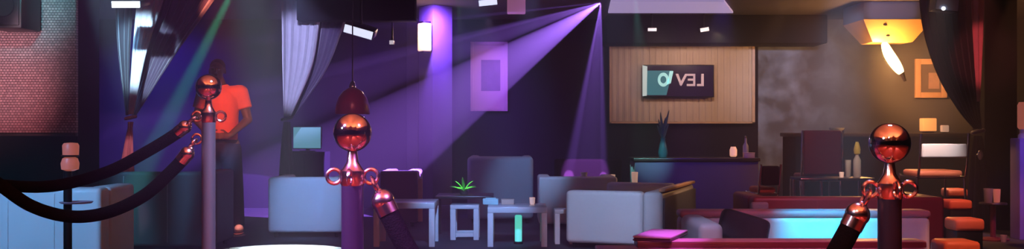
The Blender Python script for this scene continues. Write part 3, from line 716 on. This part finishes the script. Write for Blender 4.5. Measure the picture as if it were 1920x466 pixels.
hl = thing('hanging_lantern', 'square pink hanging lantern at the top edge above the rose picture', 'lantern', (U(968, 10.6), 10.6, Z(25, 10.6)))
obj('paper_shade', lambda b: box(b, (0, 0, .09), (.19, .19, .18), bev=.01), mat('lit_rose_paper', (.8, .5, .6), emit=(.45, .16, .32), estr=.5), hl)
obj('frame', lambda b: (box(b, (0, 0, .19), (.20, .20, .02), bev=.004), cyl(b, (0, 0, .19), (0, 0, CEIL - Z(25, 10.6)), .008, 10)), M_blackm, hl)

# monitor on dark cabinet left
cb = thing('cabinet', 'slim dark cabinet behind the white armchair carrying the lit monitor', 'cabinet', (U(572, 11.6), 11.75, 0))
zc_ = Z(284, 11.6)
obj('body', lambda b: box(b, (0, 0, zc_/2), (.46, .34, zc_), bev=.008), M_dark, cb)
for s in (-1, 1):
    dd = obj('door', lambda b: box(b, (s*.112, -.176, zc_/2), (.215, .018, zc_ - .06), bev=.004), M_dark, cb)
    obj('handle', lambda b: cyl(b, (s*.022, -.192, zc_*.5), (s*.022, -.192, zc_*.62), .006, 10), M_chromeb, dd)
mo = thing('monitor', 'small glowing pale teal monitor on the dark cabinet', 'monitor', (U(574, 11.6), 11.66, zc_), math.radians(-6))
obj('stand', lambda b: (box(b, (0, .02, .006), (.16, .10, .012), bev=.003), box(b, (0, .03, .03), (.04, .02, .05))), M_black, mo)
obj('housing', lambda b: box(b, (0, .01, .16), (.34, .03, .26), bev=.006), M_black, mo)
obj('display', lambda b: box(b, (.0, -.008, .16), (.32, .006, .24)), E_screen, mo)

# ------------------------------------------------------------------ lamps
# slate hood with tilted amber tube, right
D = 12.0
hd = thing('hood_lamp', 'slate blue box lamp with honey tapered underside and bright tilted amber tube', 'lamp', (U(1684, D), D + .37, 0))
zh = Z(36, D); zl = Z(76, D); hw = (U(1744, D) - U(1614, D)) / 2
obj('box_shade', lambda b: box(b, (0, 0, (zh + CEIL)/2), (2*hw, .74, CEIL - zh - .002), bev=.006), M_hood, hd)
def taper(b):
    A = [b.verts.new((sx*hw, sy*.37, zh - .001)) for sx, sy in ((-1, -1), (1, -1), (1, 1), (-1, 1))]
    B = [b.verts.new((sx*(hw - .17), sy*.20, zl)) for sx, sy in ((-1, -1), (1, -1), (1, 1), (-1, 1))]
    b.faces.new(A); b.faces.new(B)
    for k in range(4): b.faces.new((A[k], A[(k+1) % 4], B[(k+1) % 4], B[k]))
obj('tapered_underside', taper, M_hoodin, hd, label='honey coloured tapered underside')
for px, py in ((1662, 46), (1672, 65)):
    f = (py - 36) / 40
    obj('stud', lambda b: ball(b, (U(px, D) - U(1684, D), -.37 + .17*f - .004, zh + (zl - zh)*f), .018, 12, (1.3, .6, .7)), M_black, hd)
def rel(px, py, dy): v = P(px, py, D + dy); return v - hd.location
obj('amber_tube', lambda b: tube(b, smooth_path([rel(1657, 79, .30), rel(1666, 100, .30), rel(1680, 122, .30), rel(1691, 138, .30)], 5), [.02 + .045*math.sin(PI*min(1, max(0, k/15))) ** .6 for k in range(16)], 16), E_warm, hd, label='bright amber glass tube')
obj('tube_cap', lambda b: tube(b, [rel(1690, 136, .30), rel(1697, 152, .30)], [.035, .02], 14), M_brass, hd)
obj('tube_hanger', lambda b: cyl(b, rel(1656, 82, .30), rel(1656, 70, .30), .012, 10), M_brass, hd)

# pillar sconce
sc_ = thing('wall_sconce', 'warm white box sconce on the left face of the pillar', 'wall lamp', P(796, 96, 12.2), math.radians(-50))
sc_.location = (U(796, 12.26), 12.26, Z(97, 12.2))
obj('shade', lambda b: box(b, (0, 0, .18), (.13, .13, .34), bev=.02, seg=3), E_sconce, sc_)
obj('bracket', lambda b: (box(b, (0, 0, .0), (.11, .11, .022), bev=.004), box(b, (.0, .0, .36), (.11, .11, .022), bev=.004)), M_blackm, sc_)
obj('back_plate', lambda b: box(b, (0, .078, .18), (.09, .02, .30), bev=.004), M_blackm, sc_)

# red dome pendant
pd = thing('pendant_lamp', 'dark red dome pendant hanging just above the middle stanchion ball', 'pendant lamp', (U(661, 9.0), 9.0, 0))
z0, z1 = Z(214, 9), Z(164, 9)
obj('dome_shade', lambda b: lathe(b, [(.150, z0), (.154, z0+.008), (.148, z0+.08), (.125, z0+.15), (.085, z0+.205), (.03, z1), (.028, z1), (.07, z0+.19), (.11, z0+.14), (.135, z0+.07), (.140, z0+.005)], seg=40), M_reddome, pd)
obj('cap', lambda b: lathe(b, [(.03, z1-.004), (.032, z1+.015), (.02, z1+.045), (.008, z1+.06), (.001, z1+.06)]), M_chrome, pd, label='bright chrome cap')
obj('cord', lambda b: cyl(b, (0, 0, z1+.05), (0, 0, CEIL), .006, 8), M_blackm, pd)
obj('bulb', lambda b: ball(b, (0, 0, z0+.09), .035, 16), M_paper, pd)

def fixture(label, px, py, d, size, tilt=(0, 0, 0), lens=E_cool, name='ceiling_spotlight', cat='spotlight', group='stage light fixtures'):
    """box projector hung from the ceiling with a lit lens on its near face"""
    p = P(px, py, d); t = thing(name, label, cat, p, 0, group)
    R = Euler(tilt).to_matrix().to_4x4(); w, dp, h = size
    obj('housing', lambda b: box(b, (0, 0, 0), (w, dp, h), rot=R, bev=.008), M_blackm, t)
    def face(b):
        T = Matrix.Translation(R @ Vector((0, -dp/2 - .004, 0))) @ R
        g = bmesh.ops.create_cube(b, size=1, matrix=T @ Matrix.Diagonal((w*.94, .010, h*.88, 1)))
    obj('lens', face, lens, t)
    top = CEIL - p.z
    obj('hanger', lambda b: cyl(b, (0, dp*.2, h*.3), (0, dp*.2, max(top, h*.3 + .02)), .012, 10), M_blackm, t)
    return t
fixture('small lit projector at the top edge above the left curtains', 246, 6, 7.3, (.21, .20, .05), (math.radians(12), 0, 0))
fixture('tilted bright white projector left of the pillar', 676, 56, 9.6, (.29, .18, .085), (math.radians(18), math.radians(16), 0))
fixture('bright lamp at the top edge right of the pillar', 915, 4, 11.0, (.21, .16, .07), (math.radians(10), math.radians(-6), 0))
fixture('tiny spotlight with a white point right of the tilted projector', 735, 80, 11.5, (.05, .09, .05), (0, 0, 0), E_dimled)
fixture('small dim spotlight at the left of the dark soffit', 1222, 56, 13.3, (.12, .08, .045), (0, 0, 0), E_dimled)
fixture('small brighter spotlight at the right of the dark soffit', 1320, 56, 13.3, (.12, .08, .055), (0, math.radians(-10), 0), E_dimled)
fx = fixture('blue-grey light box with a white point, behind the top of the black curtain', 1770, 8, 10.5, (.24, .16, .16), (0, math.radians(6), 0), M_hood)
obj('indicator', lambda b: ball(b, (-.045, -.095, -.055), .020, 14), E_led, fx, label='white point of light')
# effect projector that throws the purple beams
SRC = Vector((U(1126, 10.0), 10.0, Z(0, 10)))
ep = thing('effect_projector', 'disco effect projector throwing the purple beams, at the top edge', 'effect light', SRC + Vector((0, .02, .09)))
obj('housing', lambda b: lathe(b, [(.001, -.05), (.07, -.05), (.085, -.02), (.085, .10), (.05, .12), (.001, .12)], seg=24), M_blackm, ep)
obj('lens', lambda b: ball(b, (0, 0, -.045), .05, 20, (1, 1, .5)), mat('violet_lens', (.8, .5, 1), emit=(.75, .45, 1.0), estr=6), ep)
# lit ceiling diffuser
dp_ = thing('ceiling_light', 'long lavender lit diffuser panel in the ceiling above the dark soffit', 'ceiling light', (1.95, 12.55, CEIL))
def diff(b):
    poly = [(-.80, -.75), (.52, -.75), (.88, .42), (-.72, .42)]
    A = [b.verts.new((x, y, -.030)) for x, y in poly]; B = [b.verts.new((x, y, -.004)) for x, y in poly]
    b.faces.new(A); b.faces.new(B)
    for k in range(4): b.faces.new((A[k], A[(k+1) % 4], B[(k+1) % 4], B[k]))
obj('diffuser', diff, E_panel, dp_)

# ------------------------------------------------------------------ the man
man = thing('person', 'man in a coral T-shirt and dark trousers standing with hands together behind the left stanchion', 'person', (-3.03, 10.6, 0), math.radians(6))
def cap(b, a, c, ra, rc):
    a, c = Vector(a), Vector(c); cone(b, a, c, ra, rc, 20); ball(b, a, ra, 16); ball(b, c, rc, 16)
def chain(b, pts):
    for (p, r), (q, s) in zip(pts, pts[1:]): cap(b, p, q, r, s)
HEADC = Vector((-.045, -.035, 1.70))
SH = [(-.185, .01, 1.475), (.185, .01, 1.475)]
EL = [(-.265, .00, 1.19), (.265, .00, 1.19)]
WR = [(-.10, -.205, 1.035), (.12, -.205, 1.035)]
def hand(b, w, s):
    # palm turned to the body, fingers curling toward the middle
    w = Vector(w); dx = -s
    pc = w + Vector((dx*.045, -.012, -.012))
    ball(b, pc, .042, 16, (1.05, .5, .85))
    for k, (ln, zz) in enumerate(((.066, .030), (.074, .010), (.070, -.010), (.056, -.029))):
        a = pc + Vector((dx*.034, -.004, zz*.8)); m1 = a + Vector((dx*ln*.48, -.012, -.004)); m2 = m1 + Vector((dx*ln*.30, .010, -.006)); e = m2 + Vector((dx*ln*.14, .020, -.003))
        chain(b, [(a, .0095), (m1, .009), (m2, .008), (e, .007)])
    a = pc + Vector((-dx*.006, -.012, .028)); chain(b, [(a, .012), (a + Vector((dx*.026, -.014, .026)), .010), (a + Vector((dx*.052, -.012, .030)), .008)])
def body(b):
    chain(b, [((0, 0, .95), .14), ((0, 0, 1.15), .135), ((0, 0, 1.36), .15)])
    for s in (-1, 1): chain(b, [((0, 0, 1.44), .09), ((s*.16, .01, 1.48), .062)])
    chain(b, [((0, .01, 1.48), .068), ((-.012, .0, 1.54), .058), ((-.04, -.02, 1.62), .055)])
    # head: cranium, face, jaw, nose, ears
    h = HEADC
    ball(b, h + Vector((0, .012, .025)), .088, 24, (.86, 1.06, 1.02))
    ball(b, h + Vector((0, -.024, -.03)), .070, 20, (.90, .95, 1.20))
    ball(b, h + Vector((0, -.045, -.085)), .040, 16, (1.05, .9, .8))
    chain(b, [(h + Vector((0, -.092, .012)), .009), (h + Vector((0, -.108, -.022)), .014)])
    ball(b, h + Vector((0, -.088, -.058)), .018, 14, (1.3, .7, .7))
    ball(b, h + Vector((0, -.070, .020)), .055, 16, (1.05, .45, .25))
    for s in (-1, 1): ball(b, h + Vector((s*.079, .008, -.008)), .030, 14, (.35, .75, 1.1))
    for i, s in ((0, -1), (1, 1)):
        chain(b, [(SH[i], .062), (EL[i], .044), (WR[i], .029)])
        hand(b, WR[i], s)
    for s, fx_, fy in ((-1, -.115, .03), (1, .165, -.03)):
        chain(b, [((s*.085, 0, .93), .095), ((s*.10 + fx_*.2, -.01, .52), .062), ((fx_, fy + .02, .11), .042)])
        chain(b, [((fx_, fy + .02, .09), .042), ((fx_ + s*.02, fy - .10, .045), .034)])
obj('body', body, M_skin, man, remesh=.006)
def shirt(b):
    chain(b, [((0, 0, .985), .158), ((0, -.006, 1.14), .165), ((0, 0, 1.36), .172)])
    ball(b, (0, -.05, 1.13), .15, 20, (1.05, .9, 1.1))
    for s in (-1, 1):
        chain(b, [((0, 0, 1.43), .105), ((s*.165, .01, 1.475), .080)])
    for i, s in ((0, -1), (1, 1)):
        a, e = Vector(SH[i]), Vector(EL[i]); cone(b, a.lerp(e, -.05), a.lerp(e, .60), .080, .074, 24); ball(b, a, .079, 16)
    cone(b, (0, .008, 1.50), (-.01, .004, 1.548), .088, .066, 24)
so = obj('t_shirt', shirt, M_shirt, man, remesh=.009)
def trousers(b):
    chain(b, [((0, 0, .96), .160), ((0, 0, .90), .158)])
    for s, fx_, fy in ((-1, -.115, .03), (1, .165, -.03)):
        chain(b, [((s*.085, 0, .88), .112), ((s*.10 + fx_*.2, -.01, .52), .084)])
        cone(b, (s*.10 + fx_*.2, -.01, .52), (fx_, fy + .015, .085), .084, .066, 24)
obj('trousers', trousers, M_navy, man, remesh=.010)
for s, fx_, fy in ((-1, -.115, .03), (1, .165, -.03)):
    sh = obj('shoe', lambda b: (ball(b, (fx_ + s*.02, fy - .07, .055), .055, 20, (.85, 2.0, .85)), ball(b, (fx_, fy + .02, .075), .052, 16, (.9, 1.1, 1.0))), M_shoe, man, remesh=.008)
    obj('sole', lambda b: ball(b, (fx_ + s*.015, fy - .05, .0125), .05, 24, (1.0, 2.75, .25)), M_sole, sh)
obj('hair', lambda b: ball(b, HEADC + Vector((0, .022, .040)), .090, 24, (.88, 1.04, .94)), M_hair, man)
for s in (-1, 1):
    obj('eye', lambda b: ball(b, HEADC + Vector((s*.030, -.086, .006)), .010, 12), M_paper, man)
obj('belt', lambda b: lathe(b, [(.158, .945), (.166, .948), (.166, .978), (.158, .981)], seg=32), M_black, man)

# ------------------------------------------------------------------ haze and lights
w = bpy.data.worlds.new('World'); S.world = w; w.use_nodes = True
nt = w.node_tree; nt.nodes.clear()
out = nt.nodes.new('ShaderNodeOutputWorld'); bg = nt.nodes.new('ShaderNodeBackground')
bg.inputs['Color'].default_value = (.01, .008, .03, 1); bg.inputs['Strength'].default_value = 1
vol = nt.nodes.new('ShaderNodeVolumeScatter'); vol.inputs['Density'].default_value = .021; vol.inputs['Anisotropy'].default_value = .0
vol.inputs['Color'].default_value = (1, 1, 1, 1)
nt.links.new(bg.outputs[0], out.inputs['Surface']); nt.links.new(vol.outputs[0], out.inputs['Volume'])
w.cycles.volume_sampling = 'EQUIANGULAR' if hasattr(w.cycles, 'volume_sampling') else None

def spot(name, loc, target, power, col, deg, blend=.3, r=.03):
    l = bpy.data.lights.new(name, 'SPOT'); l.energy = power; l.color = col; l.spot_size = math.radians(deg); l.spot_blend = blend; l.shadow_soft_size = r
    o = bpy.data.objects.new(name, l); COL.objects.link(o); o.location = loc
    o.rotation_euler = (Vector(target) - Vector(loc)).to_track_quat('-Z', 'Y').to_euler(); return o
def point(name, loc, power, col, r=.05):
    l = bpy.data.lights.new(name, 'POINT'); l.energy = power; l.color = col; l.shadow_soft_size = r
    o = bpy.data.objects.new(name, l); COL.objects.link(o); o.location = loc; return o
BL = (.24, .45, 1.0); PUR = (.37, .15, 1.0)
L0 = SRC + Vector((0, -.03, -.03))
def beam(name, px, py, d, power, deg, blend=.1, col=PUR): spot(name, L0, P(px, py, d), power, col, deg, blend, .006)
beam('beam_wide', 792, 226, 11.45, 17000, 18.5, .05)
beam('beam_wide_edge', 838, 270, 11.3, 20000, 2.6, .5)
beam('beam_upper', 640, 126, 11.3, 19000, 3.2, .5)
beam('beam_fill', 760, 125, 11.4, 9000, 9, .5)
beam('beam_top', 500, 72, 10.9, 13000, 2.2, .6)
beam('beam_steep', 1072, 300, 12.3, 21000, 2.6, .6)
beam('beam_plumb', 1131, 300, 12.3, 20000, 1.9, .6)
beam('beam_plumb_wide', 1100, 300, 12.3, 5000, 11.5, .3)
spot('beam_green', P(466, -76, 8.75), P(262, 330, 8.7), 9000, (.05, .85, .42), 7, .8, .02)
spot('beam_teal', P(1190, -15, 10.6), P(1222, 330, 13.0), 600, (.25, .8, .75), 14, .9, .02)
# blue-white washes on the white furniture
def wash(name, tx_, ty, tz_, power, deg, col=BL, src=None, blend=.8):
    spot(name, src or (tx_*.75, ty - 3.2, 2.5), (tx_, ty, tz_), power, col, deg, blend, .06)
wash('wash_armchair', -2.05, 10.2, .35, 700, 15)
wash('wash_left_sofa', -2.95, 6.5, .45, 620, 24, (.16, .48, 1.0), src=(-3.7, 3.4, 2.5))
wash('wash_tables', -.35, 9.5, .35, 800, 20)
wash('wash_big_sofa', .85, 9.2, .30, 520, 18, (.42, .55, .95))
wash('wash_back_chairs', .2, 11.5, .5, 330, 18, (.28, .50, 1.0))
wash('wash_round_table', -1.26, 5.75, .42, 1500, 17, (.75, .95, 1.0), src=(-1.3, 4.6, 2.5))
wash('wash_round_table_dim', -2.05, 5.5, .42, 120, 14, BL, src=(-2.1, 5.0, 2.5))
wash('wash_banquette', -3.2, 9.0, .5, 220, 26, (.16, .45, .8), src=(-3.1, 7.5, 2.5))
# back wall navy/violet
spot('wallwash_left', (-4.5, 12.4, 2.5), (-4.6, 14, .9), 420, (.05, .02, 1.0), 100, .9, .1)
spot('wallwash_mid', (-.9, 12.0, 2.5), (-1.2, 14, 1.0), 480, (.22, .06, 1.0), 100, .9, .1)
# curtain light
spot('curtain_key', (-2.5, 5.4, 2.5), P(262, 95, 8.0), 1800, (.50, .76, 1.0), 13, .5, .03)
spot('curtain_key_mid', (-1.9, 8.6, 2.5), P(565, 110, 11.05), 420, (.50, .48, .95), 26, .6, .03)
# mosaic
spot('mosaic_teal', (-3.0, 5.3, 2.55), (-3.62, 7.5, 2.08), 260, (.16, .72, .82), 24, .9, .1)
spot('mosaic_red', (-3.35, 5.7, .9), (-3.95, 7.5, 1.38), 75, (1.0, .20, .24), 40, .8, .03)
spot('mosaic_white', (-3.5, 5.0, 1.15), (-3.95, 7.5, 1.72), 170, (1.0, .60, .70), 34, .9, .15)
# red key on the man and the left stanchion
spot('red_key_man', (-2.0, 6.9, 2.5), (-3.0, 10.6, 1.2), 800, (1.0, .24, .14), 13, .5, .04)
spot('shoe_key', (-2.25, 9.9, 2.5), (-2.87, 10.44, .05), 420, (1.0, .36, .30), 6, .5, .03)
# reddish light around the camera that the ball finials mirror
for x in (-1.1, .2, 1.5):
    spot('red_ceiling', (x, -1.0, 1.75), (x, .6, 2.6), 1500, (1.0, .20, .07), 50, .6, .10)
    spot('red_floor', (x, -.9, .40), (x, .35, 0), 300, (1.0, .26, .24), 40, .6, .08)
spot('magenta_rim', (-1.5, 1.0, 2.3), (-.31, 1.98, .95), 900, (.75, .25, 1.0), 20, .5, .14)
spot('magenta_rim_right', (1.0, 1.2, 2.4), (-.24, 1.98, .92), 500, (.70, .22, 1.0), 18, .5, .14)
spot('blue_rim', (1.0, 2.6, 2.3), (.71, 1.9, .9), 40, (.35, .35, 1.0), 24, .5, .12)
spot('blue_rim_left', (-.2, 2.4, 2.2), (-.89, 2.97, .9), 260, (.5, .55, 1.0), 20, .5, .14)
spot('rim_left_white', (-2.2, .9, 2.0), (-.31, 1.98, 1.05), 90, (.75, .85, 1.0), 14, .5, .16)
spot('rim_right_blue', (-.9, .8, 2.1), (.71, 1.9, 1.05), 70, (.55, .75, 1.0), 14, .5, .14)
spot('rope_cap_red', (.1, .6, 2.0), (.62, 1.9, .98), 50, (1.0, .25, .2), 14, .5, .03)
# right side
spot('cyan_sofa', (1.75, 5.2, 2.5), P(1560, 436, 6.75), 1500, (.0, .50, .95), 19, .9, .03)
spot('cyan_soft', (2.1, 4.9, 2.5), P(1560, 425, 6.75), 60, (.20, .30, 1.0), 50, .9, .03)
spot('magenta_table', (.85, 4.4, 2.5), (.86, 5.42, .5), 330, (.85, .18, 1.0), 12, .8, .03)
spot('pink_table', (1.3, 3.9, 2.5), (1.4, 5.1, .5), 110, (1.0, .22, .45), 40, .8, .03)
for k, (x, y) in enumerate(((2.32, 5.3), (2.945, 6.6), (3.64, 8.3), (4.3, 9.85))):
    spot('stool_spot', (x + .15, y - 1.0, 2.5), (x, y, .5), 150, (1.0, .32, .18), 11, .5, .03)
spot('bar_stool_orange', (3.6, 8.5, 2.5), (3.79, 9.5, .7), 110, (1.0, .45, .25), 20, .5, .03)
spot('cyan_sofa_arm', (.5, 4.6, 2.5), P(1325, 432, 6.25), 130, (.42, .50, 1.0), 12, .8, .03)
spot('red_rail', (2.3, 5.4, 2.5), (2.2, 6.85, .54), 60, (1.0, .2, .15), 50, .8, .04)
spot('maroon_wash', (2.3, 6.6, 2.5), (2.9, 8.1, .5), 110, (1.0, .15, .25), 60, .8, .04)
spot('bar_stool_key', (3.2, 7.4, 2.5), (3.78, 9.2, .95), 360, (1.0, .85, .85), 16, .7, .04)
spot('red_curtain', (3.1, 6.9, 2.45), P(1846, 105, 10.8), 480, (1.0, .16, .17), 10, .6, .03)
spot('red_chair', (2.4, 8.3, 2.5), (3.05, 10.2, .95), 60, (1.0, .3, .3), 24, .7, .04)
spot('lilac_stub', (5.2, 8.2, 2.4), (5.3, 10.0, .5), 160, (.40, .20, 1.0), 30, .7, .04)
spot('pedestal_red', (4.4, 8.6, 2.4), (4.75, 10.0, .2), 120, (1.0, .25, .25), 22, .7, .04)
# cream panel, cloud-light wall, amber lamp
spot('panel_warm_a', P(1235, 70, 12.6) + Vector((0, 0, .05)), P(1240, 150, 13.9), 26, (1.0, .68, .62), 100, .9, .05)
spot('panel_warm_b', P(1345, 70, 12.6) + Vector((0, 0, .05)), P(1340, 150, 13.9), 32, (1.0, .68, .54), 100, .9, .05)
spot('cloud_wall_blue', (3.9, 11.2, 2.4), P(1485, 165, 14), 150, (.50, .60, 1.0), 44, .9, .05)
hp = Vector(P(1668, 106, 12.22))
point('amber_tube_light', hp + Vector((-.10, -.10, -.02)), 85, (1.0, .48, .15), .05)
spot('amber_wall', hp + Vector((.05, .25, -.05)), P(1728, 148, 13.95), 230, (1.0, .46, .17), 52, .9, .05)
point('sconce_light', Vector((U(790, 12.0), 12.02, Z(66, 12))), 10, (1.0, .6, .4), .05)
spot('hood_face', (3.5, 9.6, 2.3), P(1670, 16, 12.0), 60, (.55, .60, 1.0), 14, .5, .04)
spot('counter_navy', (2.2, 10.4, 2.5), (2.3, 12.6, .5), 150, (.10, .04, 1.0), 40, .9, .03)
spot('dome_red', (-1.2, 7.4, 1.9), (-1.41, 9.0, 1.35), 22, (1.0, .2, .25), 20, .5, .03)
spot('bottle_key', (2.95, 8.1, 2.5), (3.12, 9.35, .82), 160, (1.0, .80, .60), 16, .6, .03)
spot('tail_rose', (-2.4, 6.2, 2.0), P(241, 285, 8.0), 120, (1.0, .40, .50), 6, .6, .03)
spot('pillar_wash', (.3, 10.4, 2.5), (-.82, 12.4, 1.2), 100, (.34, .30, 1.0), 26, .8, .03)
spot('picture_fill', (-.30, 12.7, 2.5), (-.30, 13.95, 1.7), 40, (.85, .40, .90), 50, .9, .03)  # added fill on the rose picture, no lamp hangs here
spot('aloe_spot', (-.5, 9.4, 2.5), (U(870, 10.3), 10.3, .45), 700, (.55, 1.0, .5), 6, .5, .02)
spot('sofa_rail_warm', (2.6, 9.2, 2.4), (1.7, 9.9, .5), 90, (1.0, .5, .25), 26, .7, .03)

# ------------------------------------------------------------------ camera
cam = bpy.data.cameras.new('Camera'); cam.sensor_width = 36; cam.lens = 36 * FOC / 1920; cam.shift_y = 7 / 1920
cam.clip_start = .05; cam.clip_end = 100
co = bpy.data.objects.new('Camera', cam); COL.objects.link(co)
co.location = (0, 0, CAM_Z); co.rotation_euler = (PI/2, 0, 0); S.camera = co
vs_ = S.view_settings; S.display_settings.display_device = 'sRGB'
vs_.view_transform = 'Standard'; vs_.look = 'None'; vs_.exposure = 0.0; vs_.gamma = 1.0; vs_.use_curve_mapping = False
S.cycles.use_denoising = True
S.cycles.volume_bounces = 0
S.cycles.max_bounces = 6
S.cycles.sample_clamp_indirect = 4
